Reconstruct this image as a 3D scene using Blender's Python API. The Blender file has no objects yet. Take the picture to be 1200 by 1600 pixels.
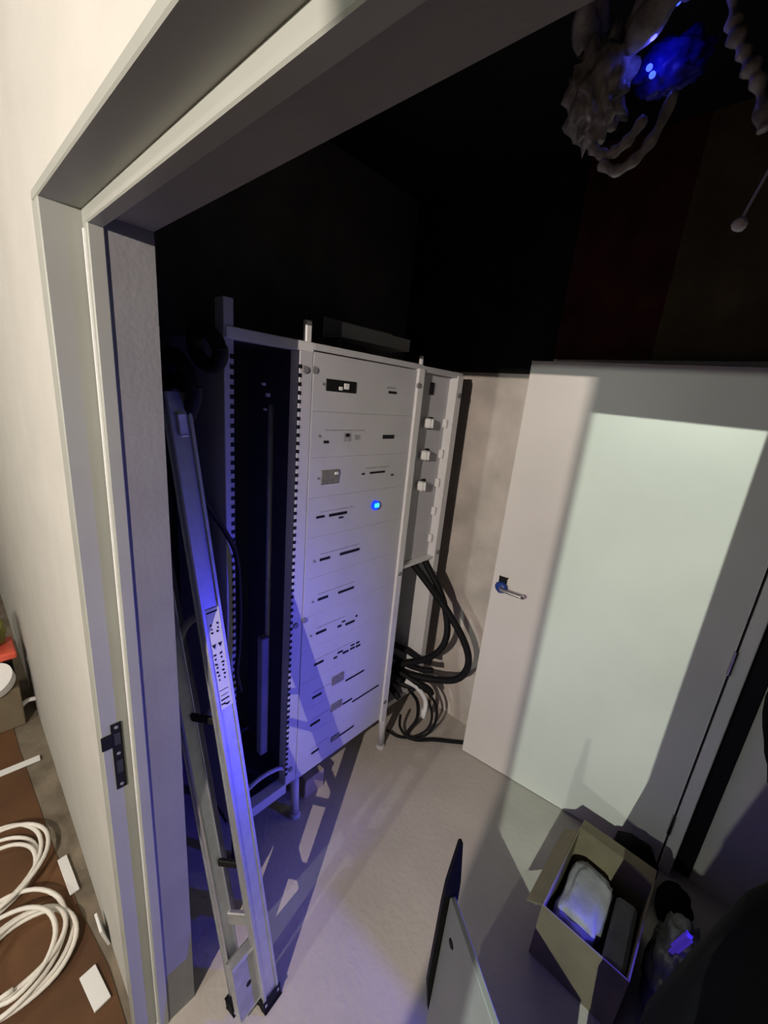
import bpy, bmesh, math, random
from mathutils import Vector, Matrix, noise
random.seed(7)
S = bpy.context.scene
C = S.collection

# ------------------------------------------------------------------ camera
H = 1.9
cam_d = bpy.data.cameras.new('camera'); cam = bpy.data.objects.new('camera', cam_d); C.objects.link(cam)
cam_d.sensor_fit = 'VERTICAL'; cam_d.sensor_height = 36.0; cam_d.lens = 635.71 / 1600 * 36.0
cam_d.clip_start = 0.02
R0 = Vector((0.72521347, 0.68231167, 0.0922833)); D0 = Vector((0.25083621, -0.13699895, -0.95828622)); F0 = Vector((-0.64120715, 0.71811007, -0.27050196))
mw = Matrix.Identity(4)
for i in range(3):
    mw[i][0] = R0[i]; mw[i][1] = -D0[i]; mw[i][2] = -F0[i]
mw[0][3], mw[1][3], mw[2][3] = 0, 0, H
cam.matrix_world = mw
S.camera = cam

# ------------------------------------------------------------------ world, exposure, lights
w = bpy.data.worlds.new('world'); S.world = w; w.use_nodes = True
w.node_tree.nodes['Background'].inputs[0].default_value = (0.02, 0.02, 0.022, 1)
w.node_tree.nodes['Background'].inputs[1].default_value = 0.05
S.view_settings.view_transform = 'Standard'; S.view_settings.look = 'None'
S.view_settings.gamma = 1.0; S.view_settings.use_curve_mapping = False
S.view_settings.exposure = 0.0

def point(name, loc, col, watts, rad):
    l = bpy.data.lights.new(name, 'POINT'); l.color = col; l.energy = watts; l.shadow_soft_size = rad
    o = bpy.data.objects.new(name, l); C.objects.link(o); o.location = loc
    return o
def spot(name, loc, target, col, watts, size, blend, rad):
    l = bpy.data.lights.new(name, 'SPOT'); l.color = col; l.energy = watts; l.shadow_soft_size = rad
    l.spot_size = math.radians(size); l.spot_blend = blend
    o = bpy.data.objects.new(name, l); C.objects.link(o); o.location = loc
    o.rotation_euler = (Vector(target) - Vector(loc)).to_track_quat('-Z', 'Y').to_euler()
    return o
LA = (0.05, -1.50, 2.20)      # warm bulb of the hallway, left of the added light blocker
LB = (0.50, -1.50, 2.345)      # greenish bulb of the hallway, right of the added light blocker
LC = (-2.60, -1.60, 2.60)     # warm bulb further down the hallway
LE = (-0.50, -3.20, 2.20)     # added pale greenish fill light, far side of the hallway
LD = (0.42, 1.56, 0.46)       # blue status lamp of a unit standing at the right of the room
point('hall_light_warm', LA, (1.0, 0.87, 0.77), 215, 0.006)
point('hall_light_green', LB, (0.87, 1.0, 0.85), 310, 0.005)
point('hall_light_far', LC, (1.0, 0.88, 0.74), 55, 0.06)
point('hall_fill_light', LE, (0.92, 1.0, 0.90), 120, 0.03)
spot('status_light_blue', LD, (-0.95, 0.28, 0.64), (0.07, 0.06, 1.0), 100, 86, 0.95, 0.02)

# ------------------------------------------------------------------ materials
def mat(name, col, rough=0.6, metal=0.0, var=0.06, scale=6.0, bump=0.0, bscale=60.0, emit=None, trans=0.0, alpha=1.0, col2=None, spec=0.4):
    m = bpy.data.materials.new(name); m.use_nodes = True
    nt = m.node_tree; b = nt.nodes['Principled BSDF']
    b.inputs['Roughness'].default_value = rough; b.inputs['Metallic'].default_value = metal
    b.inputs['Specular IOR Level'].default_value = spec
    tc = nt.nodes.new('ShaderNodeTexCoord'); nz = nt.nodes.new('ShaderNodeTexNoise')
    nz.inputs['Scale'].default_value = scale; nz.inputs['Detail'].default_value = 4
    nt.links.new(tc.outputs['Object'], nz.inputs['Vector'])
    rp = nt.nodes.new('ShaderNodeValToRGB')
    c2 = col2 if col2 else tuple(max(0, c * (1 - var * 2)) for c in col)
    rp.color_ramp.elements[0].position = 0.3; rp.color_ramp.elements[1].position = 0.7
    rp.color_ramp.elements[0].color = (*c2, 1)
    rp.color_ramp.elements[1].color = (*[min(1, c * (1 + var)) for c in col], 1)
    nt.links.new(nz.outputs['Fac'], rp.inputs['Fac']); nt.links.new(rp.outputs['Color'], b.inputs['Base Color'])
    if bump > 0:
        n2 = nt.nodes.new('ShaderNodeTexNoise'); n2.inputs['Scale'].default_value = bscale; n2.inputs['Detail'].default_value = 5
        nt.links.new(tc.outputs['Object'], n2.inputs['Vector'])
        bp = nt.nodes.new('ShaderNodeBump'); bp.inputs['Strength'].default_value = bump; bp.inputs['Distance'].default_value = 0.01
        nt.links.new(n2.outputs['Fac'], bp.inputs['Height']); nt.links.new(bp.outputs['Normal'], b.inputs['Normal'])
    if emit:
        b.inputs['Emission Color'].default_value = (*emit[0], 1); b.inputs['Emission Strength'].default_value = emit[1]
    if trans: b.inputs['Transmission Weight'].default_value = trans
    b.inputs['Alpha'].default_value = alpha
    return m
M = dict(
    hallback=mat('hall_low_bounce_dark', (0.12, 0.115, 0.11), 0.9, var=0.1, bump=0.2, bscale=40),  # unseen hall surfaces, coloured dark to cut bounce light
    hallwall=mat('white_plaster', (0.47, 0.46, 0.425), 0.75, var=0.03, bump=0.15, bscale=180),
    frame=mat('painted_door_frame', (0.31, 0.32, 0.29), 0.42, var=0.03),
    frame_in=mat('plaster_reveal', (0.22, 0.22, 0.225), 0.7, var=0.05, bump=0.1, bscale=120),
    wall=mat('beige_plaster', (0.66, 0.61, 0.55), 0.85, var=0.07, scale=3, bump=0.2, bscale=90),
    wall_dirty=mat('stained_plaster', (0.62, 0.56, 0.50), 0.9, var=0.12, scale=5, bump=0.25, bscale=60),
    leftwall=mat('shade_dark_wall', (0.16, 0.155, 0.155), 0.95, var=0.1, bump=0.3),  # shade on the room walls put into a dark grey
    darkwall=mat('unlit_upper_wall', (0.018, 0.016, 0.015), 0.95, var=0.2, bump=0.3),  # missing light on the upper wall painted as near black
    redwall=mat('dark_red_upper_wall', (0.09, 0.025, 0.02), 0.95, var=0.2, bump=0.3),  # dark red stretch of the upper wall
    olivewall=mat('dark_olive_upper_wall', (0.13, 0.11, 0.055), 0.95, var=0.2, bump=0.3),  # dark olive stretch of the upper wall
    ceil=mat('unlit_black_ceiling', (0.012, 0.012, 0.012), 0.95, var=0.2),  # unlit ceiling, its darkness put into the colour
    hallceil=mat('hall_ceiling_low_bounce', (0.07, 0.07, 0.07), 0.9, var=0.03),  # hall ceiling coloured dark so it bounces little light
    hallfloor=mat('dusty_hall_concrete', (0.20, 0.165, 0.12), 0.85, var=0.2, scale=9, bump=0.3, bscale=40),
    floor=mat('cement_screed', (0.52, 0.47, 0.42), 0.72, var=0.08, scale=2.5, bump=0.25, bscale=45),
    cardfloor=mat('brown_floor_board', (0.12, 0.056, 0.023), 0.75, var=0.18, scale=3, bump=0.15, bscale=30),
    door=mat('door_paint', (0.74, 0.70, 0.65), 0.38, var=0.05, scale=1.6),
    cab=mat('grey_steel_paint', (0.52, 0.52, 0.545), 0.38, var=0.03),
    cabpost=mat('white_steel_paint', (0.72, 0.72, 0.72), 0.35, var=0.03),
    cabdark=mat('cabinet_interior', (0.055, 0.055, 0.06), 0.6, var=0.1),
    darkmetal=mat('dark_latch_recess', (0.03, 0.03, 0.03), 0.6, var=0.1),
    black=mat('black_plastic', (0.007, 0.007, 0.008), 0.6, var=0.1, spec=0.2),
    rubber=mat('black_cable_rubber', (0.008, 0.008, 0.009), 0.6, var=0.1, spec=0.2),
    grey=mat('grey_plastic', (0.22, 0.22, 0.215), 0.5, var=0.08),
    olive=mat('olive_grey_device', (0.20, 0.19, 0.155), 0.5, var=0.15, scale=90),
    labelgrey=mat('grey_label_strip', (0.36, 0.355, 0.37), 0.6, var=0.15, scale=80),
    white=mat('white_plastic', (0.78, 0.78, 0.77), 0.4, var=0.03),
    led=mat('lit_blue_button', (0.02, 0.25, 0.8), 0.3, emit=((0.02, 0.35, 1.0), 3.5)),
    ledring=mat('blue_button_ring', (0.01, 0.05, 0.6), 0.3, emit=((0.0, 0.04, 1.0), 1.0)),
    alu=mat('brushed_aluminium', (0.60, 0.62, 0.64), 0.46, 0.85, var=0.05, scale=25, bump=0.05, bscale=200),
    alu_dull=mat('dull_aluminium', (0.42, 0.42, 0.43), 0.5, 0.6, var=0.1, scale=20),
    chrome=mat('satin_chrome', (0.60, 0.58, 0.56), 0.25, 1.0, var=0.03),
    bluetape=mat('blue_protective_film', (0.02, 0.05, 0.25), 0.4, var=0.1),
    carton=mat('cardboard', (0.20, 0.16, 0.10), 0.85, var=0.1, scale=8, bump=0.1),
    foamdark=mat('grey_wrapping', (0.16, 0.155, 0.15), 0.8, var=0.12, scale=14, bump=0.3, bscale=40),
    filmtop=mat('clear_film_wrap', (0.42, 0.41, 0.38), 0.25, var=0.3, scale=22, bump=0.6, bscale=30),
    foam=mat('pale_grey_foam', (0.34, 0.325, 0.345), 0.8, var=0.12, scale=14, bump=0.3, bscale=40),
    film=mat('crumpled_plastic_film', (0.16, 0.16, 0.155), 0.22, var=0.2, scale=14, bump=0.5, bscale=25),
    clothblk=mat('black_bag_plastic', (0.004, 0.004, 0.0045), 0.8, var=0.2, bump=0.3, bscale=20, spec=0.1),
    wood=mat('pale_wood_block', (0.42, 0.36, 0.28), 0.8, var=0.12, scale=12),
    cablewht=mat('white_cable_sheath', (0.78, 0.75, 0.68), 0.5, var=0.05),
    red=mat('red_plastic', (0.75, 0.12, 0.07), 0.45, var=0.08),
    green=mat('olive_green_cloth', (0.22, 0.22, 0.05), 0.8, var=0.25, scale=20),
    board=mat('grey_white_board', (0.30, 0.30, 0.315), 0.6, var=0.06),
    bluefilm=mat('painted_blue_light', (0.02, 0.02, 0.45), 0.4, var=0.2),  # blue light falling on the film, put into its colour
    violetglint=mat('violet_glint', (0.1, 0.05, 0.5), 0.4, emit=((0.10, 0.05, 0.6), 0.3)),  # glowing colour for the blue glint on the film heap
    bluled_and_glow=mat('blue_indicator_and_glow', (0.05, 0.1, 0.9), 0.3, emit=((0.05, 0.10, 1.0), 2.2)),
    brownhall=mat('far_hall_wall', (0.86, 0.83, 0.78), 0.8, var=0.02),
)

# ------------------------------------------------------------------ helpers
ORI = {}
def worg(o): return ORI.get(o.name, Vector((0, 0, 0)))
def thing(name, label, cat, loc, group=None):
    o = bpy.data.objects.new(name, None); C.objects.link(o); o.location = loc; o.empty_display_size = 0.05
    o['label'] = label; o['category'] = cat
    if group: o['group'] = group
    ORI[o.name] = Vector(loc)
    return o
def obj(name, bm, m, parent=None, smooth=False, base=None):
    """link a bmesh given in world coordinates as one mesh object"""
    bmesh.ops.recalc_face_normals(bm, faces=bm.faces)
    off = worg(parent) if parent else (Vector(base) if base else Vector((0, 0, 0)))
    bmesh.ops.translate(bm, verts=bm.verts, vec=-off)
    me = bpy.data.meshes.new(name); bm.to_mesh(me); bm.free()
    me.materials.append(M[m] if isinstance(m, str) else m)
    if smooth:
        for p in me.polygons: p.use_smooth = True
    o = bpy.data.objects.new(name, me); C.objects.link(o)
    if parent: o.parent = parent
    else: o.location = off
    ORI[o.name] = off.copy()
    return o
def tag(o, label, cat, group=None):
    o['label'] = label; o['category'] = cat
    if group: o['group'] = group
    return o
def struct(name, bm, m, parent=None):
    o = obj(name, bm, m, parent)
    if not parent: o['kind'] = 'structure'
    return o
def NB(): return bmesh.new()
def box(bm, x0, x1, y0, y1, z0, z1, bev=0.0, seg=1):
    r = bmesh.ops.create_cube(bm, size=1)
    vs = r['verts']
    for v in vs:
        v.co = Vector(((x0 + x1) / 2 + v.co.x * (x1 - x0), (y0 + y1) / 2 + v.co.y * (y1 - y0), (z0 + z1) / 2 + v.co.z * (z1 - z0)))
    if bev > 0:
        es = set(e for v in vs for e in v.link_edges)
        bmesh.ops.bevel(bm, geom=list(es), offset=bev, segments=seg, affect='EDGES', clamp_overlap=True)
    return bm
def obox(bm, c, ax, ay, az, sx, sy, sz, bev=0.0):
    """box centred at c with axes ax, ay, az"""
    r = bmesh.ops.create_cube(bm, size=1); vs = r['verts']
    ax, ay, az = Vector(ax).normalized(), Vector(ay).normalized(), Vector(az).normalized()
    for v in vs:
        q = v.co.copy(); v.co = Vector(c) + ax * q.x * sx + ay * q.y * sy + az * q.z * sz
    if bev > 0:
        es = set(e for v in vs for e in v.link_edges)
        bmesh.ops.bevel(bm, geom=list(es), offset=bev, segments=1, affect='EDGES', clamp_overlap=True)
    return bm
def cyl(bm, p0, p1, r0, r1=None, n=16):
    p0, p1 = Vector(p0), Vector(p1); d = p1 - p0
    if r1 is None: r1 = r0
    mt = Matrix.Translation((p0 + p1) / 2) @ d.to_track_quat('Z', 'Y').to_matrix().to_4x4()
    bmesh.ops.create_cone(bm, cap_ends=True, segments=n, radius1=r0, radius2=r1, depth=d.length, matrix=mt)
    return bm
def spline(pts, n=8):
    P = [Vector(p) for p in pts]; out = []
    for i in range(len(P) - 1):
        a = P[max(i - 1, 0)]; b = P[i]; c = P[i + 1]; d = P[min(i + 2, len(P) - 1)]
        for k in range(n):
            t = k / n
            out.append(0.5 * ((2 * b) + (c - a) * t + (2 * a - 5 * b + 4 * c - d) * t * t + (3 * b - a - 3 * c + d) * t ** 3))
    out.append(P[-1]); return out
def tube(bm, pts, r, n=8, smooth_n=8, rfun=None):
    P = spline(pts, smooth_n) if smooth_n else [Vector(p) for p in pts]
    rings = []; up = Vector((0, 0, 1)); prev = None
    for i, p in enumerate(P):
        t = (P[min(i + 1, len(P) - 1)] - P[max(i - 1, 0)]).normalized()
        if prev is None:
            a = t.cross(up)
            if a.length < 0.1: a = t.cross(Vector((1, 0, 0)))
        else:
            a = prev - t * prev.dot(t)
        a.normalize(); b = t.cross(a); prev = a
        rr = rfun(i / (len(P) - 1)) * r if rfun else r
        rings.append([bm.verts.new(p + (a * math.cos(2 * math.pi * k / n) + b * math.sin(2 * math.pi * k / n)) * rr) for k in range(n)])
    for i in range(len(rings) - 1):
        for k in range(n):
            bm.faces.new((rings[i][k], rings[i][(k + 1) % n], rings[i + 1][(k + 1) % n], rings[i + 1][k]))
    bm.faces.new(rings[0][::-1]); bm.faces.new(rings[-1])
    return bm
def prism(bm, poly, z0, z1):
    a = [bm.verts.new((x, y, z0)) for x, y in poly]; b = [bm.verts.new((x, y, z1)) for x, y in poly]
    n = len(poly)
    bm.faces.new(a[::-1]); bm.faces.new(b)
    for i in range(n): bm.faces.new((a[i], a[(i + 1) % n], b[(i + 1) % n], b[i]))
    return bm
def blob(bm, c, s, amp=0.15, freq=4.0, seed=0, sub=3, flat=None, pw=1.0):
    r = bmesh.ops.create_icosphere(bm, subdivisions=sub, radius=1)
    for v in r['verts']:
        d = v.co.normalized(); k = 1 + amp * noise.noise(d * freq + Vector((seed, seed * 2.1, 0))) + 0.5 * amp * noise.noise(d * freq * 2.7 + Vector((seed, 0, seed)))
        if pw != 1.0: d = Vector([math.copysign(abs(t) ** pw, t) for t in d])
        q = Vector((d.x * s[0], d.y * s[1], d.z * s[2])) * k + Vector(c)
        if flat is not None: q.z = max(q.z, flat)
        v.co = q
    return bm

# ------------------------------------------------------------------ the setting
YW0, YW1, XJ = 0.163, 0.310, -0.885          # doorway wall: hall face, room face, left jamb
XR = 0.245                                   # right jamb
ZH = 2.145
YB = 1.975                                   # back wall face
XL, XRR = -1.72, 1.10                        # side walls of the room
ZC, ZHC = 2.95, 3.70
struct('floor', box(NB(), XL - .1, XRR + .1, YW0 + 0.02, 2.9, -0.1, 0.0), 'floor')
struct('floor_hallway', box(NB(), -6.0, 3.6, -5.5, YW0 + 0.02, -0.1, 0.0), 'hallfloor')
b = NB(); box(b, -6.0, -0.96, YW0, YW1, 0, ZHC)
struct('wall_front_left', b, 'hallwall')
struct('wall_front_right', box(NB(), XR + 0.06, 3.6, YW0, YW1, 0, ZHC), 'hallwall')
struct('wall_front_header', box(NB(), -0.96, XR + 0.06, YW0, YW1, 2.165, ZHC), 'hallwall')
# plaster reveal of the doorway behind the frame
b = NB()
box(b, -0.96, XJ - 0.004, 0.232, YW1, 0, 2.165); box(b, XR + 0.004, XR + 0.06, 0.232, YW1, 0, 2.165); box(b, XJ - 0.004, XR + 0.004, 0.232, YW1, ZH, 2.165)
struct('trim_reveal', b, 'frame_in')
# door frame: flat outer lining, stop, casing bead
df = thing('trim_1', 'pale painted frame lining the dark doorway', 'door frame', (XJ, YW0, 0)); del df['category']; df['kind'] = 'structure'
b = NB(); box(b, -0.956, -0.910, 0.151, 0.210, 0, 2.149, 0.002); obj('lining', b, 'frame', df)
b = NB(); box(b, -0.91, XJ, 0.2075, 0.2325, 0, 2.164, 0.002); obj('stop', b, 'frame', df)
b = NB(); box(b, XR + 0.02, XR + 0.06, 0.150, 0.210, 0, 2.149, 0.002); obj('lining', b, 'frame', df)
b = NB(); box(b, XR, XR + .03, 0.2075, 0.2325, 0, 2.164, 0.002); obj('stop', b, 'frame', df)
b = NB(); box(b, -0.956, XR + 0.06, 0.1512, 0.210, 2.149, 2.1645, 0.002); obj('head_lining', b, 'frame', df)
b = NB(); box(b, -0.91, XR + .03, 0.2072, 0.2322, 2.126, 2.164, 0.002); obj('head_stop', b, 'frame', df)
b = NB(); box(b, -0.962, -0.915, 0.1535, 0.166, 0, 2.152, 0.004, 2); obj('casing', b, 'hallwall', df)
b = NB(); box(b, -0.962, XR + 0.07, 0.1530, 0.166, 2.150, 2.170, 0.004, 2); obj('casing', b, 'hallwall', df)
# rubber seal line on the stop
b = NB(); box(b, -0.904, -0.898, 0.2050, 0.2085, 0, 2.12); obj('seal', b, 'white', df)
# inner faces of the doorway wall, coloured dark for shade: left portion seen behind the ladder
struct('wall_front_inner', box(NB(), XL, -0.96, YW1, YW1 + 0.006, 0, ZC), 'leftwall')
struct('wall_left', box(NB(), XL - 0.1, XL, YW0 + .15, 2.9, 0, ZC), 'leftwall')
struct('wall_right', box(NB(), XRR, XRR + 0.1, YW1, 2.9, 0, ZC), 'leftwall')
# back wall with door opening from x=-0.80 to 0.115
ZD = 2.11
struct('wall_back_left', box(NB(), XL, -0.81, YB, YB + 0.12, 0, 2.07), 'wall_dirty')
struct('wall_back_right', box(NB(), 0.16, XRR, YB, YB + 0.12, 0, 2.07), 'wall')
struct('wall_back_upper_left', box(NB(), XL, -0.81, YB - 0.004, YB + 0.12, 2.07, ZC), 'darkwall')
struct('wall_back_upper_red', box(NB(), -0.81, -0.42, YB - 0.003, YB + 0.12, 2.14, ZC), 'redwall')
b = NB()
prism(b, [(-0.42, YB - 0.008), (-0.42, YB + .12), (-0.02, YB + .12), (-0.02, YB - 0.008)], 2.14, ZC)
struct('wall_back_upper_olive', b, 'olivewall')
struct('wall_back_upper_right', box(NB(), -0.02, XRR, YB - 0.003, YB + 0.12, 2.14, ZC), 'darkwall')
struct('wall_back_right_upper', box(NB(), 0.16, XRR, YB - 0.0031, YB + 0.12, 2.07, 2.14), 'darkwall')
struct('wall_niche', box(NB(), -0.95, 0.3, 2.6, 2.7, 0, 2.2), 'leftwall')
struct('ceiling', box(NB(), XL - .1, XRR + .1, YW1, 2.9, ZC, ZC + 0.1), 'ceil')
struct('ceiling_hallway', box(NB(), -6.0, 3.6, -5.5, YW0, ZHC, ZHC + 0.1), 'hallceil')
struct('wall_hallway_back', box(NB(), -6.0, 3.6, -5.6, -5.5, 0, ZHC), 'hallback')
struct('wall_hallway_end', box(NB(), -6.1, -6.0, -5.5, YW0, 0, ZHC), 'brownhall')
struct('wall_hallway_right', box(NB(), 3.6, 3.7, -5.5, YW0, 0, ZHC), 'hallback')
b = NB(); box(b, -0.046, 0.283, -1.0, -0.8, 0, ZHC, 0.01); box(b, 0.19, 0.26, -2.4, -0.99, 0, ZHC)  # added column and wing out of view, blocking and shaping the hall light
struct('wall_light_blocker', b, 'hallback')

# ------------------------------------------------------------------ lamps (fixtures of the hall bulbs and the added fill light, out of view)
for loc, lab in ((LA, 'bare hanging bulb holder left of the added light blocker'), (LB, 'bare hanging bulb holder right of the added light blocker'), (LC, 'bare hanging bulb holder far down the hallway'), (LE, 'added fill light bulb holder at the far side of the hallway')):
    t = thing('pendant_lamp', lab, 'lamp', (loc[0], loc[1], ZHC))
    b = NB(); cyl(b, (loc[0], loc[1], loc[2] + 0.06), (loc[0], loc[1], loc[2] + 0.13), 0.022, 0.016); obj('bulb_holder', b, 'black', t)
    b = NB(); cyl(b, (loc[0], loc[1], loc[2] + 0.13), (loc[0], loc[1], ZHC), 0.004, n=8); obj('cord', b, 'black', t)
t = thing('status_lamp', 'small black floor unit with blue status lamp in the dark right part of the room', 'lamp', (LD[0] + .07, LD[1], 0))
b = NB(); box(b, LD[0] + .03, LD[0] + .12, LD[1] - .05, LD[1] + .06, 0, LD[2] + .06, 0.006); obj('housing', b, 'black', t)
b = NB(); cyl(b, (LD[0] + .012, LD[1], LD[2]), (LD[0] + .03, LD[1], LD[2]), 0.024); obj('lens', b, 'bluled_and_glow', t)

# ------------------------------------------------------------------ electrical cabinet
XF = -1.15; XK = -1.55
cab = thing('electrical_cabinet', 'tall open-framed grey electrical distribution cabinet with rows of breakers', 'electrical cabinet', (XF - .2, 1.16, 0))
def part(name, m, *bx, bev=0.0, parent=None, smooth=False):
    b = NB()
    for q in bx: box(b, *q, bev=bev)
    return obj(name, b, m, parent or cab, smooth)
Y0, Y1, Y2, Y3 = 0.570, 0.868, 1.447, 1.755      # section borders
ZB, ZT = 0.235, 2.03
# uprights
part('post', 'cab', (XF - .05, XF, Y0 - .006, Y0 + .024, ZB, ZT + .09), bev=.002)
part('post', 'cab', (XF - .05, XF + .001, 0.815, Y1, ZB, ZT), bev=.002)
part('post', 'cabpost', (XF - .05, XF + .014, Y2 - .036, Y2 + 0.004, ZB - .02, ZT), bev=.002)
part('post', 'cabpost', (XF - .05, XF + .010, Y3 - .042, Y3 + .004, 0.33, ZT), bev=.002)
part('rear_post', 'cab', (XK, XK + .04, Y0, Y0 + .03, ZB, ZT))
part('rear_post', 'cab', (XK, XK + .04, Y3 - .03, Y3, ZB, ZT))
# rails
part('top_rail', 'cabpost', (XF - .045, XF + .004, Y0, Y1, ZT - .012, ZT + .018), bev=.002)
part('top_rail', 'cab', (XF - .045, XF + .004, Y1, Y2, ZT - .004, ZT + .018), bev=.002)
part('top_rail', 'cab', (XF - .045, XF + .004, Y2, Y3 + .004, ZT - .01, ZT + .014), bev=.002)
part('top_plate', 'cabdark', (XK, XF - .045, Y0, Y3, ZT - .006, ZT + .004))
part('bottom_rail', 'cab', (XF - .045, XF + .002, Y0 + .03, .82, .195, .245), bev=.002)
part('bottom_rail', 'cab', (XF - .045, XF, Y1, Y2, .225, .262), bev=.002)
part('bottom_rail', 'cab', (XF - .30, XF - .045, Y2 + .01, Y3, .20, .235), bev=.002)
part('bottom_plate', 'cabdark', (XK, XF - .05, Y0, Y3, .195, .205))
part('back_panel', 'cabdark', (XK - .006, XK, Y0, Y3, ZB, ZT))
part('side_panel', 'cab', (XK, XF - .05, Y0 - .002, Y0 + .004, ZB, ZT), bev=.001)
part('side_panel', 'cabdark', (XK, XF - .05, Y3 - .004, Y3 + .002, ZB, ZT))
part('divider', 'cabdark', (XK, XF - .05, Y1 - .006, Y1, ZB, ZT))
part('divider', 'cab', (XK, XF - .05, Y2 - .006, Y2, ZB, ZT))
# upright threaded lifting studs on top
part('stud', 'cabpost', (XF - .03, XF - .01, .845, .868, ZT, ZT + .085), bev=.003)
part('stud', 'cabpost', (XF - .03, XF - .014, 1.452, 1.466, ZT, ZT + .055), bev=.003)
# legs
for y, zt in ((0.883, .235), (1.462, .24)):
    b = NB(); cyl(b, (XF - .012, y, 0.02), (XF - .012, y - .01, zt), 0.018, 0.02, 14)
    l = obj('leg', b, 'cab', cab, True)
    b = NB(); cyl(b, (XF - .012, y, 0.0), (XF - .012, y, 0.02), 0.026, 0.022, 14); obj('foot', b, 'cab', l)
for y in (0.62, 1.70):
    b = NB(); cyl(b, (XK + .03, y, 0.0), (XK + .03, y, .2), 0.018, 0.018, 10); obj('leg', b, 'cabdark', cab)
b = NB(); cyl(b, (XF - .03, .60, 0), (XF - .03, .60, .2), .015, n=10); obj('leg', b, 'cabdark', cab)
# perforation along the uprights (rows of small slots)
def slots(y0, y1, x, n=62, za=.30, zb=1.97):
    b = NB()
    for i in range(n):
        z = za + (zb - za) * i / (n - 1)
        box(b, x - .004, x + .0015, y0, y1, z - .006, z + .006)
    o = obj('perforation', b, 'black', cab); o['kind'] = 'stuff'
slots(Y0 + .012, Y0 + .0245, XF); slots(.8145, .824, XF + .001)
# bolts at the post ends
for y, z in ((.838, 1.962), (.838, 1.02), (.838, .315), (.875, 1.965), (.876, 1.03), (1.418, 1.96), (1.425, .34), (Y3 - .02, 1.94), (Y3 - .02, 1.13), (1.43, 1.085)):
    x = XF + (.012 if y > 1.41 else .001)
    b = NB(); cyl(b, (x - .002, y, z), (x + .006, y, z), 0.013, 0.011, 10); obj('bolt', b, 'grey', cab)
# cover plates of the main section, each with its breakers
zc = [1.92, 1.744, 1.60, 1.448, 1.29, 1.113, .961, .80, .652, .507, .372]
edges = [2.022] + [(zc[i] + zc[i + 1]) / 2 for i in range(10)] + [.262]
rows = {
 0: [('k', .926, 1.064, 1.903, 1.943), ('w', 1.005, 1.025, 1.914, 1.934), ('w', .981, .995, 1.909, 1.921), ('b', 1.243, 1.291, 1.916, 1.926), ('g', 1.235, 1.285, 1.935, 1.942), ('s', .914, 0, 1.924, 0)],
 1: [('g', .932, 1.126, 1.767, 1.771), ('b', .928, .950, 1.722, 1.732), ('g', 1.02, 1.059, 1.728, 1.760), ('b', 1.030, 1.050, 1.745, 1.757), ('g', 1.077, 1.108, 1.733, 1.752), ('b', 1.233, 1.302, 1.736, 1.752), ('s', .908, 0, 1.748, 0)],
 2: [('o', .926, 1.008, 1.573, 1.624), ('b', .926, 1.008, 1.618, 1.624), ('b', .926, 1.008, 1.571, 1.577), ('w', .985, 1.000, 1.606, 1.616), ('b', 1.176, 1.265, 1.594, 1.602), ('b', 1.130, 1.147, 1.593, 1.600), ('b', 1.306, 1.322, 1.577, 1.584), ('g', 1.15, 1.29, 1.616, 1.621), ('s', .912, 0, 1.596, 0)],
 3: [('b', .912, .950, 1.443, 1.452), ('b', .973, 1.064, 1.441, 1.452), ('b', 1.023, 1.046, 1.426, 1.433), ('g', .93, 1.10, 1.464, 1.467)],
 4: [('b', .939, .990, 1.265, 1.276), ('b', 1.042, 1.151, 1.265, 1.277), ('g', .94, 1.155, 1.292, 1.296), ('s', .912, 0, 1.272, 0)],
 5: [('b', .940, .992, 1.093, 1.104), ('b', 1.047, 1.136, 1.091, 1.102), ('g', .94, 1.14, 1.120, 1.124), ('s', .914, 0, 1.098, 0)],
 6: [('b', .940, .993, .938, .949), ('b', 1.103, 1.157, .919, .930), ('b', 1.057, 1.078, .926, .936), ('b', 1.080, 1.100, .942, .949), ('b', 1.162, 1.172, .940, .950), ('g', .94, 1.10, .966, .971), ('s', .914, 0, .944, 0)],
 7: [('b', .939, .989, .788, .799), ('b', 1.046, 1.067, .773, .782), ('b', 1.068, 1.098, .790, .799), ('b', 1.099, 1.133, .775, .785), ('b', 1.144, 1.172, .777, .786), ('b', 1.180, 1.208, .774, .784), ('b', 1.146, 1.168, .795, .802), ('b', 1.180, 1.200, .794, .802), ('g', .94, 1.16, .814, .818)],
 8: [('b', .939, .989, .622, .633), ('o', 1.045, 1.114, .634, .679), ('b', 1.130, 1.250, .613, .622), ('g', .94, 1.04, .650, .655)],
 9: [('b', .935, .989, .478, .490), ('o', 1.051, 1.116, .488, .528), ('b', 1.124, 1.183, .486, .495), ('b', 1.187, 1.372, .464, .472), ('g', .94, 1.04, .508, .512)],
 10: [('b', .950, .993, .314, .325), ('o', 1.065, 1.115, .305, .335), ('b', 1.117, 1.213, .306, .315), ('g', .94, 1.05, .345, .349)],
}
for i in range(11):
    pl = part('cover_plate', 'cab', (XF - .008, XF + .002, Y1 + .002, Y2 - .038, edges[i + 1] + .0003, edges[i] - .0003), bev=.0005)
    for q in rows[i]:
        k, a, b_, z0, z1 = q
        if k == 's':
            b = NB(); cyl(b, (XF, a, z0), (XF + .005, a, z0), .006, .005, 8); obj('screw', b, 'grey', pl); continue
        nm, mm, th = {'k': ('display_window', 'black', .006), 'b': ('breaker_slot', 'black', .0045), 'w': ('toggle', 'white', .012), 'g': ('label_strip', 'labelgrey', .003), 'o': ('module', 'olive', .006)}[k]
        o = part(nm, mm, (XF, XF + th, a, b_, z0, z1), bev=.0008, parent=pl)
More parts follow.
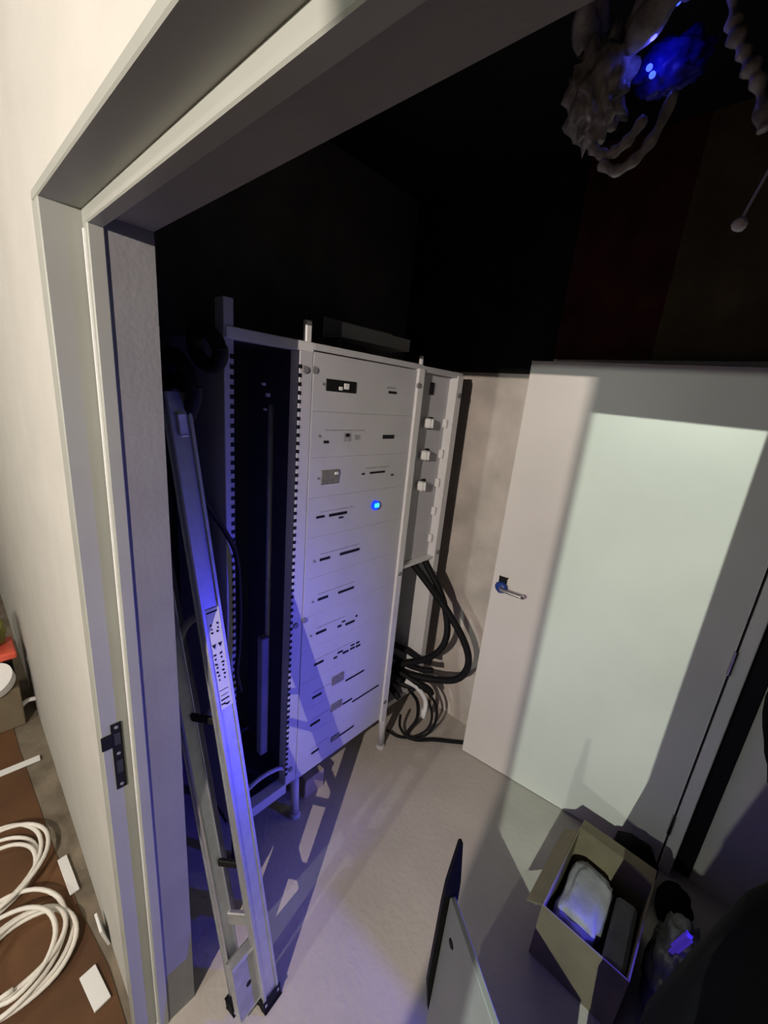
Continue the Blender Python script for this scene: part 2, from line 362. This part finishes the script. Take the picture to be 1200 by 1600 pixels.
# lit blue push button
pb = NB(); cyl(pb, (XF, 1.222, 1.456), (XF + .012, 1.222, 1.456), .022, .020, 20); ring = obj('push_button', pb, 'ledring', cab); ring['label'] = 'lit blue push button'
pb = NB(); box(pb, XF + .011, XF + .018, 1.210, 1.236, 1.448, 1.466, bev=.003); obj('button_lens', pb, 'led', ring)
# right section: recessed plate, knobs, clips
rp = part('cover_plate', 'cab', (XF - .045, XF - .036, Y2, Y3 - .03, 1.11, ZT - .01), bev=.002)
part('breaker_slot', 'black', (XF - .037, XF - .030, 1.562, 1.588, 1.93, 1.985), bev=.002, parent=rp)
for z in (1.805, 1.656, 1.507):
    k = part('switch_body', 'black', (XF - .037, XF - .028, 1.575, 1.606, z - .032, z + .026), bev=.003, parent=rp)
    b = NB(); box(b, XF - .036, XF + .006, 1.535, 1.572, z - .024, z + .02, bev=.006); obj('switch_knob', b, 'white', rp)
    b = NB(); box(b, XF + .005, XF + .014, 1.549, 1.558, z - .022, z + .018, bev=.002); obj('pointer', b, 'white', rp)
for z in (1.805, 1.655, 1.508, 1.357, 1.207):
    part('clip', 'white', (XF - .036, XF - .012, 1.694, 1.708, z - .024, z + .02), bev=.003, parent=rp)
part('lower_bracket', 'cabpost', (XF - .06, XF + .002, Y2 + .005, Y3, 1.096, 1.108), bev=.001)
part('gland_strip', 'cabpost', (XF - .30, XF - .05, Y3 - .035, Y3 - .02, .34, 1.09))
# bus bar and cable duct inside the open left section
b = NB(); cyl(b, (-1.25, .778, .95), (-1.25, .778, 1.84), .010, n=12); obj('bus_bar', b, 'alu_dull', cab, True)
part('cable_duct', 'grey', (-1.27, -1.235, .745, .782, .38, .95), bev=.004)
for y, z, s in ((.745, 1.90, .010), (.76, 1.865, .012), (.752, 1.82, .008), (.772, 1.80, .014), (.776, 1.77, .01)):
    part('terminal', 'white', (-1.26, -1.245, y, y + s, z, z + s), bev=.002)
b = NB(); tube(b, [(-1.2, .63, .24), (-1.19, .65, .30), (-1.18, .72, .335), (-1.17, .80, .33), (-1.16, .83, .30)], .009, 8); obj('handle_loop', b, 'cab', cab, True)

# black power cables from the right section
t = thing('power_cable_bundle', 'thick black power cables looping out of the right cabinet section', 'cable', (-1.05, 1.72, 0))
cables = [
 ([(-1.24, 1.58, 1.12), (-1.18, 1.62, 1.05), (-1.02, 1.70, .86), (-.90, 1.74, .70), (-.86, 1.75, .58), (-.90, 1.74, .47), (-1.02, 1.72, .40), (-1.18, 1.66, .37), (-1.32, 1.6, .36)], .019),
 ([(-1.22, 1.68, 1.12), (-1.16, 1.70, 1.04), (-1.06, 1.72, .90), (-1.00, 1.72, .74), (-1.01, 1.71, .62), (-1.08, 1.69, .52), (-1.20, 1.64, .44), (-1.34, 1.58, .36)], .018),
 ([(-1.34, 1.66, .50), (-1.22, 1.68, .50), (-1.12, 1.69, .49), (-1.06, 1.70, .50)], .017),
 ([(-1.34, 1.62, .46), (-1.2, 1.66, .43), (-1.10, 1.68, .44), (-1.04, 1.70, .46)], .016),
 ([(-1.36, 1.60, .42), (-1.22, 1.63, .38), (-1.10, 1.66, .36), (-1.05, 1.70, .33), (-1.03, 1.71, .30)], .017),
 ([(-1.38, 1.56, .34), (-1.25, 1.60, .33), (-1.15, 1.64, .32), (-1.08, 1.68, .34)], .018),
 ([(-1.36, 1.52, .48), (-1.25, 1.56, .40), (-1.18, 1.60, .35)], .018),
 ([(-1.36, 1.54, .40), (-1.24, 1.58, .30), (-1.16, 1.58, .26)], .018),
]
for P, r in cables:
    b = NB(); tube(b, P, r, 10); obj('cable', b, 'rubber', t, True)
t = thing('thin_cable_loops', 'thin dark cables looping down to the floor beneath the right cabinet section', 'cable', (-1.02, 1.66, 0))
for P, r in [
 ([(-1.10, 1.66, .33), (-1.04, 1.70, .30), (-.99, 1.72, .22), (-.98, 1.70, .12), (-1.02, 1.66, .04), (-1.08, 1.62, .012), (-1.14, 1.60, .06), (-1.15, 1.60, .14)], .008),
 ([(-1.12, 1.66, .32), (-1.06, 1.70, .27), (-1.01, 1.71, .18), (-1.01, 1.69, .09), (-1.06, 1.64, .025), (-1.13, 1.58, .012), (-1.2, 1.55, .03)], .007),
 ([(-1.14, 1.64, .30), (-1.10, 1.68, .22), (-1.08, 1.67, .12), (-1.10, 1.62, .03), (-1.05, 1.64, .012), (-.98, 1.72, .011), (-.90, 1.79, .011), (-.82, 1.86, .011), (-.72, 1.93, .011)], .010)]:
    b = NB(); tube(b, P, r, 8); obj('cable', b, 'rubber', t, True)
b = NB(); tube(b, [(-1.16, 1.62, .36), (-1.10, 1.66, .33), (-1.05, 1.68, .27), (-1.04, 1.68, .20)], .014, 10); box(b, -1.06, -1.03, 1.665, 1.695, .15, .21, bev=.005)
tag(obj('cable_socket', b, 'white', None, True, base=(-1.05, 1.67, .14)), 'pale grey cable socket hanging among the black cable ends', 'socket')
tag(obj('wooden_block', box(NB(), -1.34, -1.19, .96, 1.075, 0, .105, .004), 'wood', base=(-1.26, 1.0, 0)), 'pale wooden block on the floor under the cabinet front', 'wood block')
tag(obj('timber_beam', box(NB(), -1.42, -1.32, .93, 1.70, 0, .10, .004), 'wood', base=(-1.37, 1.3, 0)), 'long timber beam lying in the shadow under the cabinet', 'timber')
# metal cable tray above
ct = thing('cable_tray', 'dull grey metal cable tray just above the cabinet top', 'cable tray', (-1.5, 1.42, 2.16))
b = NB(); box(b, -1.53, -1.525, 1.20, 1.64, 2.13, 2.21); obj('tray_side', b, 'white', ct)
b = NB(); box(b, -1.53, -1.40, 1.20, 1.64, 2.125, 2.13); obj('tray_floor', b, 'white', ct)
b = NB(); box(b, -1.405, -1.40, 1.20, 1.64, 2.13, 2.18); obj('tray_side', b, 'white', ct)
for y in (1.25, 1.58):
    b = NB(); cyl(b, (-1.47, y, 2.034), (-1.47, y, 2.126), .008, n=8); obj('support', b, 'grey', ct)

# coil of black hose on the left top corner of the cabinet + hanging lead
t = thing('black_hose_coil', 'black hose coiled over the top left corner of the cabinet', 'hose', (-1.2, .5, 1.8))
for cx, cy, cz, r, a in ((-1.12, .505, 1.975, .045, .5), (-1.105, .405, 1.875, .075, .3), (-1.115, .415, 1.83, .06, -.4)):
    P = []
    for k in range(33):
        th = 2 * math.pi * k / 32 * 1.0
        P.append((cx + r * .75 * math.cos(th), cy + r * .45 * math.cos(th + a), cz + r * math.sin(th) + .01 * k / 32))
    b = NB(); tube(b, P, .020, 10, 2); obj('coil_loop', b, 'rubber', t, True)
b = NB(); tube(b, [(-1.115, .43, 1.79), (-1.12, .44, 1.68), (-1.12, .475, 1.59), (-1.12, .555, 1.45), (-1.125, .587, 1.36), (-1.125, .595, 1.20), (-1.125, .592, 1.05), (-1.125, .583, .95), (-1.13, .60, .86)], .008, 8)
tag(obj('hanging_lead', b, 'rubber', None, True, base=(-1.12, .55, .9)), 'thin black lead hanging down along the slotted left cabinet post', 'cable')

# ------------------------------------------------------------------ ladder
lad = thing('aluminium_ladder', 'folded aluminium ladder with white instruction sticker leaning inside the door jamb', 'ladder', (-.77, .44, 0))
wv = Vector((-.94, .34, 0)).normalized(); ev = Vector((-.12, .993, 0)).normalized()
A0, A1 = Vector((-.720, .476, .02)), Vector((-1.075, .402, 1.86))
B0, B1 = Vector((-.780, .402, .03)), Vector((-1.075, .342, 1.42))
dA = (A1 - A0).normalized(); dB = (B1 - B0).normalized()
def beam(name, p, q, ww, tt, m, bev=.004, parent=None):
    d = (q - p).normalized(); e = (ev - d * ev.dot(d)).normalized(); n = d.cross(e)
    b = NB(); obox(b, (p + q) / 2, e, n, d, ww, tt, (q - p).length, bev); return obj(name, b, m, parent or lad)
fa = wv * .24
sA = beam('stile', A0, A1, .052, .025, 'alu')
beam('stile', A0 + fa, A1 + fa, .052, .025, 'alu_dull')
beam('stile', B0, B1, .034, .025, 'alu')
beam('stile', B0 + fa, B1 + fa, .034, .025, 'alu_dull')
# raised lips that make the stile a channel section
eA = (ev - dA * ev.dot(dA)).normalized(); nA = dA.cross(eA)
if nA.dot(-wv) < 0: nA = -nA
for s in (-1, 1):
    b = NB(); obox(b, (A0 + A1) / 2 + eA * s * .0235 + nA * .014, eA, nA, dA, .005, .006, (A1 - A0).length, .001); obj('lip', b, 'alu', sA)
for k in range(6):
    z = .25 + k * .28; p = A0 + dA * z; q = p + fa
    b = NB(); cyl(b, p, q, .014, n=10); obj('rung', b, 'alu', lad, True)
    if k < 5:
        p = B0 + dB * (z + .05); b = NB(); cyl(b, p, p + fa, .012, n=10); obj('rung', b, 'alu_dull', lad, True)
# sticker with printed marks
zs0, zs1 = 1.035, 1.325
sc = A0 + dA * ((zs0 + zs1) / 2) + nA * .0142
b = NB(); obox(b, sc, eA, nA, dA, .041, .0008, zs1 - zs0); st = obj('sticker', b, 'white', lad); st['label'] = 'white instruction sticker with small black print'
def mark(u, v, su, sv, tri=False, ang=0.0):
    b = NB(); c = sc + eA * u + dA * v + nA * .0008
    if tri:
        pts = [c + eA * su + dA * 0, c - eA * su, c - dA * sv]
        vs = [b.verts.new(p) for p in pts] + [b.verts.new(p + nA * .0006) for p in pts]
        b.faces.new(vs[:3]); b.faces.new(vs[3:]); [b.faces.new((vs[i], vs[(i + 1) % 3], vs[3 + (i + 1) % 3], vs[3 + i])) for i in range(3)]
    else:
        obox(b, c, eA * math.cos(ang) + dA * math.sin(ang), nA, dA * math.cos(ang) - eA * math.sin(ang), su, .0006, sv)
    obj('printed_mark', b, 'black', st)
mark(0, .135, .03, .004)
for u in (-.008, .009):
    mark(u, .045, .006, .012, True)
    for v, s in ((.10, .006), (.088, .004), (.078, .007), (.015, .008), (.003, .005), (-.012, .008), (-.022, .005), (-.035, .007), (-.046, .006), (-.058, .004)):
        mark(u + random.uniform(-.002, .002), v, s, .005, False, random.uniform(-.6, .6))
mark(0, -.118, .024, .004); mark(0.004, -.132, .010, .006, True); mark(-.007, -.130, .012, .004); mark(0, -.09, .026, .0015); mark(0, -.105, .022, .0015)
# brackets between the sections and foot assembly
for z in (.98, .50, .30):
    p = A0 + dA * z; q = B0 + dB * (z + .01)
    b = NB(); obox(b, (p + q) / 2, (p - q), dA, (p - q).cross(dA), (p - q).length - .03, .045 if z == .30 else .022, .014, .003); obj('bracket', b, 'alu_dull' if z == .30 else 'black', lad)
p = (A0 + B0) / 2
b = NB(); obox(b, p + Vector((-.012, 0, .105)), eA, nA, dA, .120, .030, .19, .006); ft = obj('foot_plate', b, 'alu_dull', lad)
for u, v in ((-.02, .10), (.045, .095), (.052, .03)):
    b = NB(); c = p + eA * u + dA * v + nA * .016; cyl(b, c, c + nA * .008, .010, .009, 10); obj('bolt', b, 'black', ft)
for q in (A0, B0):
    b = NB(); obox(b, q + Vector((0, 0, -.002)), eA, nA, dA, .056, .034, .036, .005); obj('rubber_foot', b, 'rubber', lad)
# small clamp near the top of the ladder
b = NB(); c = A0 + dA * 1.80 + nA * .015; obox(b, c, eA, nA, dA, .012, .008, .05, .003); obj('catch', b, 'white', lad)
# coiled grey strap hanging behind the ladder
P = []
for k in range(25):
    th = math.pi * (0.35 + 1.3 * k / 24); P.append((-1.02 + .03 * math.cos(th), .415 + .055 * math.cos(th), 1.10 + .17 * math.sin(th)))
b = NB(); tube(b, P, .012, 8, 2); tag(obj('strap_loop', b, 'grey', None, True, base=(-1.02, .4, .95)), 'dark grey strap looped behind the leaning ladder', 'strap')

# ------------------------------------------------------------------ strike plate on the jamb
t = thing('strike_plate', 'black metal strike plate screwed to the pale door jamb', 'strike plate', (-.909, .18, .95))
b = NB(); box(b, -.9101, -.9075, .170, .191, .953, 1.139, bev=.0008); obj('plate', b, 'black', t)
b = NB(); box(b, -.9101, -.9065, .150, .171, 1.078, 1.115, bev=.0008); obj('lip', b, 'black', t)
for z0, z1 in ((1.08, 1.112), (1.0, 1.035)):
    b = NB(); box(b, -.9076, -.9070, .175, .187, z0, z1); obj('latch_hole', b, 'darkmetal', t)
for z in (1.128, 1.055, .965):
    b = NB(); cyl(b, (-.908, .181, z), (-.9062, .181, z), .0045, .0035, 10); obj('screw', b, 'grey', t)

# ------------------------------------------------------------------ back door (ajar)
DA = Vector((-.8297, 1.7957, 0)); DU = Vector((.9908, .1357, 0)).normalized(); DN = Vector((DU.y, -DU.x, 0))   # DN faces the camera
DW = .948
dr = thing('door_1', 'pale flush door standing ajar in the back wall', 'door', DA + DU * DW); del dr['category']; dr['kind'] = 'structure'
Z = Vector((0, 0, 1))
def dbox(bm, s0, s1, n0, n1, z0, z1, bev=0.0):
    return obox(bm, DA + DU * (s0 + s1) / 2 + DN * (n0 + n1) / 2 + Z * (z0 + z1) / 2, DU, DN, Z, s1 - s0, n1 - n0, z1 - z0, bev)
obj('leaf', dbox(NB(), 0, DW, -.042, 0, .006, ZD, .002), 'door', dr)
hd = obj('handle_rosette', dbox(NB(), .035, .072, 0, .012, 1.062, 1.105, .004), 'black', dr)
b = NB(); c = DA + DU * .052 + Z * 1.052 + DN * .014; blob(b, c, (.033, .018, .031), .12, 3, 2, 2); obj('protective_wrap', b, 'bluetape', hd, True)['label'] = 'blue protective film on the handle'
b = NB(); tube(b, [DA + DU * .055 + Z * 1.056 + DN * .01, DA + DU * .058 + Z * 1.056 + DN * .045, DA + DU * .075 + Z * 1.055 + DN * .052, DA + DU * .17 + Z * 1.053 + DN * .052], .0085, 10, 6); obj('lever', b, 'chrome', hd, True)
b = NB(); c = DA + DU * .168 + Z * 1.053 + DN * .052; cyl(b, c, c - DN * .012, .010, n=10); obj('lever_tip', b, 'chrome', hd)
# frame of that door
tf = thing('trim_2', 'frame of the back door', 'door frame', (.12, YB, 0)); del tf['category']; tf['kind'] = 'structure'
obj('casing', box(NB(), .118, .162, YB - .055, YB + .12, 0, 2.14, .003), 'door', tf)
obj('hinge_jamb', box(NB(), -.81, -.79, YB - .005, YB + .12, 0, 2.14, .002), 'door', tf)
obj('head', box(NB(), -.81, .162, YB + .005, YB + .12, 2.115, 2.14, .002), 'door', tf)
for z in (.25, 1.06, 1.85):
    b = NB(); cyl(b, (.113, YB - .058, z - .05), (.113, YB - .058, z + .05), .009, n=10); obj('hinge', b, 'chrome', tf)
b = NB(); box(b, .168, .225, YB - .03, YB, .02, 1.62, bev=.004); tag(obj('casing_shadow_strip', b, 'black', base=(.2, YB, 0)), 'black vertical shadow strip on the wall right of the door frame', 'shadow strip')  # black strip stands in for the shadow beside the casing

# ------------------------------------------------------------------ foreground board with black edge profile
t = thing('loose_board', 'grey white board standing upright in the foreground with black edge profile', 'board', (-.32, .76, 0))
p0, p1 = Vector((-.308, .752, 0)), Vector((.14, .462, 0)); bu = (p1 - p0).normalized(); bn = Vector((-bu.y, bu.x, 0))
b = NB(); obox(b, (p0 + p1) / 2 + Z * .325 + bn * .008, bu, bn, Z, (p1 - p0).length, .016, .65, .002); obj('board', b, 'board', t)
b = NB()
pr_ = [(.17, .003), (.30, .022), (.62, .022), (.70, .020), (.84, .004)]
vs = []
for z, hw in pr_:
    c = p0 - bu * .004 + Z * z
    vs.append([b.verts.new(c + bn * (s * hw + .004) + bu * q) for s, q in ((-1, -.008), (1, -.008), (1, .004), (-1, .004))])
for i in range(len(vs) - 1):
    for k in range(4): b.faces.new((vs[i][k], vs[i][(k + 1) % 4], vs[i + 1][(k + 1) % 4], vs[i + 1][k]))
b.faces.new(vs[0][::-1]); b.faces.new(vs[-1])
ep = obj('edge_profile', b, 'black', t); ep['label'] = 'black tapered edge profile'
b = NB(); c = p0 - bu * .012 + Z * .42 + bn * .004; cyl(b, c, c - bu * .004, .006, .005, 10); obj('rivet', b, 'grey', ep)
b = NB(); c = p0 + bu * .045 + Z * .55 - bn * .0; cyl(b, c, c - bn * .003, .012, .010, 10); obj('hole_cap', b, 'black', t)

# ------------------------------------------------------------------ cardboard box with packing
t = thing('cardboard_box', 'open brown cardboard box on the floor in front of the back door', 'box', (-.03, 1.4, 0))
bx0, bx1, by0, by1, bh = -.168, .108, 1.212, 1.60, .248
for nm, q in (('wall_panel', (bx0, bx1, by0, by0 + .006, 0, bh)), ('wall_panel', (bx0, bx1, by1 - .006, by1, 0, bh)), ('wall_panel', (bx0, bx0 + .006, by0 + .006, by1 - .006, 0, bh)), ('wall_panel', (bx1 - .006, bx1, by0 + .006, by1 - .006, 0, bh)), ('bottom_panel', (bx0 + .006, bx1 - .006, by0 + .006, by1 - .006, 0, .006))):
    obj(nm, box(NB(), *q, bev=.001), 'carton', t)
b = NB(); obox(b, (-.03, 1.632, .243), (1, 0, 0), (0, 1, -.25), (0, .25, 1), .27, .07, .005); obj('flap', b, 'carton', t)
b = NB(); obox(b, (-.192, 1.40, .225), (1, 0, .75), (0, 1, 0), (-.75, 0, 1), .06, .37, .005); obj('flap', b, 'carton', t)
b = NB(); blob(b, (-.068, 1.40, .152), (.074, .145, .052), .14, 2.6, 3, 4, None, .55); tag(obj('foam_wrap', b, 'foam', None, True, base=(-.068, 1.40, .1)), 'pale lilac foam wrapping bundled inside the cardboard box', 'packing foam')
b = NB(); obox(b, (.058, 1.39, .16), (1, .05, .06), (-.05, 1, 0), (-.06, 0, 1), .07, .25, .05, .012); tag(obj('wrapped_parcel', b, 'foamdark', base=(.052, 1.39, .13)), 'grey wrapped parcel lying in the right side of the box', 'parcel')
b = NB(); box(b, bx0 + .01, bx1 - .01, by0 + .01, by1 - .01, .007, .085, bev=.01); tag(obj('packed_carton', b, 'black', base=(-.03, 1.4, .007)), 'black carton at the bottom of the open cardboard box', 'carton')

# ------------------------------------------------------------------ dark clutter at the right
b = NB(); blob(b, (.03, 1.80, .085), (.085, .07, .095), .18, 3, 5, 3, 0.0); tag(obj('black_tool_bag', b, 'clothblk', None, True, base=(.03, 1.80, 0)), 'small black tool bag on the floor at the foot of the door', 'bag')
b = NB(); blob(b, (.19, 1.74, .06), (.06, .08, .07), .2, 3, 9, 3, 0.0); tag(obj('black_cloth', b, 'clothblk', None, True, base=(.19, 1.74, 0)), 'crumpled black cloth on the floor beside the door frame', 'cloth')
b = NB(); blob(b, (.215, 1.44, .12), (.075, .19, .13), .25, 3.5, 12, 4, 0.0); tag(obj('plastic_film_heap', b, 'film', None, True, base=(.2, 1.44, 0)), 'heap of crumpled grey plastic film beside the cardboard box', 'plastic film')
b = NB(); rings = []
for z, x0 in ((0, .13), (.25, .105), (.5, .105), (.69, .112), (.9, .132), (1.14, .170), (1.25, .215), (1.31, .27), (1.34, .31)):
    rx = .33 - x0; ry = min(.13, rx * .6); rg = []
    for k in range(20):
        a = 2 * math.pi * k / 20; f = 1 + .04 * math.sin(a * 5 + z * 9) + .03 * math.sin(a * 9 - z * 14)
        rg.append(b.verts.new((.33 + rx * math.cos(a) * f, .84 + ry * math.sin(a) * f, z)))
    rings.append(rg)
for i in range(len(rings) - 1):
    for k in range(20): b.faces.new((rings[i][k], rings[i][(k + 1) % 20], rings[i + 1][(k + 1) % 20], rings[i + 1][k]))
b.faces.new(rings[0][::-1]); b.faces.new(rings[-1])
tag(obj('black_sack', b, 'clothblk', None, True, base=(.33, .84, 0)), 'tall black sack standing close to the camera at lower right', 'sack')
b = NB(); obox(b, (.205, 1.425, .275), (.3, .2, 1), (1, 0, -.3), (0, 1, -.2), .085, .014, .02, .004); tag(obj('film_glint', b, 'violetglint', base=(.205, 1.425, .25)), 'small violet blue glint painted as a glowing bar on the plastic film heap', 'glint')  # emissive bar painting a glint of blue light on the film
# black jacket-like bag hung on the back wall
b = NB(); blob(b, (.37, 1.80, 1.16), (.15, .12, .46), .15, 3, 19, 4); tag(obj('hanging_black_bag', b, 'clothblk', None, True, base=(.36, 1.80, .7)), 'long black bag hanging on the wall at the right edge', 'bag')

# ------------------------------------------------------------------ cables hanging from the dark ceiling, top right
t = thing('wrapped_cable_ring', 'ring of grey film-wrapped cable hanging from the dark ceiling', 'cable', (-.45, 1.2, ZC))
for r, dz, rr in ((.10, 0, .028), (.085, .03, .022)):
    P = [(-.46 + r * 1.1 * math.cos(a), 1.2 + .05 * math.sin(2 * a), 2.80 + dz + r * .8 * math.sin(a)) for a in [2 * math.pi * k / 24 for k in range(25)]]
    b = NB(); tube(b, P, rr, 8, 2, lambda q: 1 + .25 * math.sin(q * 40)); obj('cable_loop', b, 'filmtop', t, True)
b = NB(); blob(b, (-.51, 1.2, 2.66), (.065, .06, .10), .5, 4, 23, 4); tag(obj('film_bundle', b, 'filmtop', None, True, base=(-.51, 1.2, 2.8)), 'crumpled clear film bundle dangling below the cable ring', 'plastic film')
for i, (P, lab) in enumerate((([(-.50, 1.2, 2.54), (-.46, 1.2, 2.515), (-.42, 1.2, 2.53), (-.39, 1.2, 2.57)], 'upper grey cable end curling under the film bundle'), ([(-.47, 1.2, 2.50), (-.43, 1.2, 2.475), (-.39, 1.2, 2.49), (-.36, 1.2, 2.53), (-.34, 1.2, 2.60)], 'lower grey cable end curling under the film bundle'))):
    b = NB(); tube(b, P, .012, 8, 6, lambda q: 1 + .2 * math.sin(q * 30)); tag(obj('cable_end', b, 'filmtop', None, True, base=P[0]), lab, 'cable')
t = thing('blue_lit_film', 'blue-lit film bundle with added glow among the cables near the ceiling', 'lit film', (-.40, 1.26, 2.7))
b = NB(); blob(b, (-.385, 1.285, 2.705), (.075, .035, .055), .35, 3.5, 41, 4); fblob = obj('film_blob', b, 'bluefilm', t, True)
for q in ((-.415, 1.232, 2.685), (-.405, 1.232, 2.668), (-.385, 1.232, 2.79)):  # added glow points for the blue light on the film
    b = NB(); bmesh.ops.create_icosphere(b, subdivisions=2, radius=.007, matrix=Matrix.Translation(q)); obj('film_glow_point', b, 'bluled_and_glow', fblob)
point('film_glow_light', (-.40, 1.19, 2.70), (0.08, 0.08, 1.0), 0.10, 0.01)  # added lamp giving the film its blue glow
P = [(-.30, 1.2, 2.90), (-.27, 1.2, 2.72), (-.25, 1.2, 2.66), (-.22, 1.2, 2.61), (-.19, 1.2, 2.56), (-.16, 1.2, 2.48)]
b = NB(); tube(b, P, .013, 8, 14, lambda q: 1 + .3 * math.sin(q * 50) + .2 * math.sin(q * 21)); tag(obj('corrugated_conduit', b, 'filmtop', None, True, base=P[0]), 'knotted pale conduit hanging at the upper right edge', 'conduit')
b = NB(); tube(b, [(-.10, 1.3, ZC), (-.11, 1.28, 2.6), (-.157, 1.2, 2.32)], .003, 6, 6); blob(b, (-.157, 1.2, 2.315), (.014, .012, .014), .2, 3, 2, 2); tag(obj('cable_tip', b, 'white', base=(-.157, 1.2, 2.3)), 'small pale cable tip hanging above the door', 'cable')

# ------------------------------------------------------------------ hallway clutter at the left edge
b = NB(); prism(b, [(-5.9, -5.4), (3.5, -5.4), (3.5, .12), (-.9, .14), (-1.15, .14), (-1.4, .11), (-1.7, .085), (-2.4, .055), (-5.9, .0)], 0, .004)
tag(obj('floor_protection_sheet', b, 'cardfloor', base=(-2, -1, 0)), 'brown protective sheet covering the hallway floor', 'floor covering')
def coil(name, lab, cx, cy, r, n, rr, seed):
    rnd = random.Random(seed); P = []
    N = n * 20
    ox = oy = 0; rl = r
    for k in range(N + 1):
        if k % 20 == 0: ox, oy, rl = rnd.uniform(-.06, .06), rnd.uniform(-.05, .05), r * rnd.uniform(.80, 1.10)
        a = 2 * math.pi * k / 20
        f = (k % 20) / 20
        P.append((cx + ox * math.sin(math.pi * f) + rl * math.cos(a) * 1.0, cy + oy * math.sin(math.pi * f) + rl * math.sin(a), .012 + rr + .010 * (k // 20) + .006 * math.sin(a * 1.7)))
    # relax radius jumps
    b = NB(); tube(b, P[::2], rr, 8, 4); return tag(obj(name, b, 'cablewht', None, True, base=(cx, cy, 0)), lab, 'cable')
coil('cable_coil', 'loose coil of white cable on the hallway floor, farther from camera', -1.70, -.115, .165, 4, .0075, 3)
coil('cable_coil', 'loose coil of white cable on the hallway floor, nearer the camera', -1.37, -.08, .142, 5, .0075, 5)
def strip(lab, c, d, ln, wd, th=.008):
    d = Vector(d).normalized(); n = Vector((-d.y, d.x, 0))
    b = NB(); obox(b, Vector(c) + Z * (.006 + th / 2), d, n, Z, ln, wd, th, .001); return tag(obj('trim_offcut', b, 'white', base=c), lab, 'trim offcut')
strip('short flat white offcut beside the wall, nearest the camera', (-1.12, .095, 0), (1, .12, 0), .12, .045)
strip('white offcut lying behind the cable coils', (-1.55, .105, 0), (1, .05, 0), .17, .03)
strip('long white offcut lying across the brown floor sheet', (-2.26, -.06, 0), (.06, 1, 0), .36, .035)
b = NB(); obox(b, (-1.245, .148, .05), (1, 0, 0), (0, 1, .2), (0, -.2, 1), .07, .008, .09, .001); tag(obj('white_card', b, 'white', base=(-1.245, .14, 0)), 'small white card leaning against the hallway wall base', 'card')
# carton with things on it further along
t = thing('brown_carton', 'brown carton standing against the hallway wall at left edge', 'box', (-2.75, -.15, 0))
obj('body', box(NB(), -2.95, -2.56, -.55, .105, .004, .24, .004), 'carton', t)
obj('tape', box(NB(), -2.9505, -2.5595, -.24, -.19, .0045, .2405), 'olive', t)
b = NB(); cyl(b, (-2.62, .02, .262), (-2.60, .0, .31), .085, .095, 24); tag(obj('white_bowl', b, 'white', None, False, base=(-2.61, .02, .24)), 'round white plastic bowl lying on the brown carton', 'bowl')
b = NB(); box(b, -2.86, -2.66, -.5, .12, .36, .40, bev=.006); tag(obj('red_tray', b, 'red', base=(-2.76, -.2, .36)), 'red plastic tray stacked above the carton', 'tray')
b = NB(); box(b, -2.95, -2.70, -.5, .10, .241, .36, bev=.006); tag(obj('dark_case', b, 'black', base=(-2.8, -.2, .24)), 'dark case lying on the carton under the red tray', 'case')
b = NB(); blob(b, (-2.80, -.03, .48), (.12, .13, .10), .25, 3, 31, 3, .40); tag(obj('green_cloth', b, 'green', None, True, base=(-2.8, -.03, .4)), 'olive green cloth bundled on the red tray', 'cloth')
b = NB(); tube(b, [(-2.62, .163, .10), (-2.62, .13, .105), (-2.60, .10, .10), (-2.58, .085, .085)], .012, 8); tag(obj('cable_stub', b, 'white', None, True, base=(-2.62, .163, .1)), 'pale cable stub sticking out of the hallway wall near the carton', 'cable')
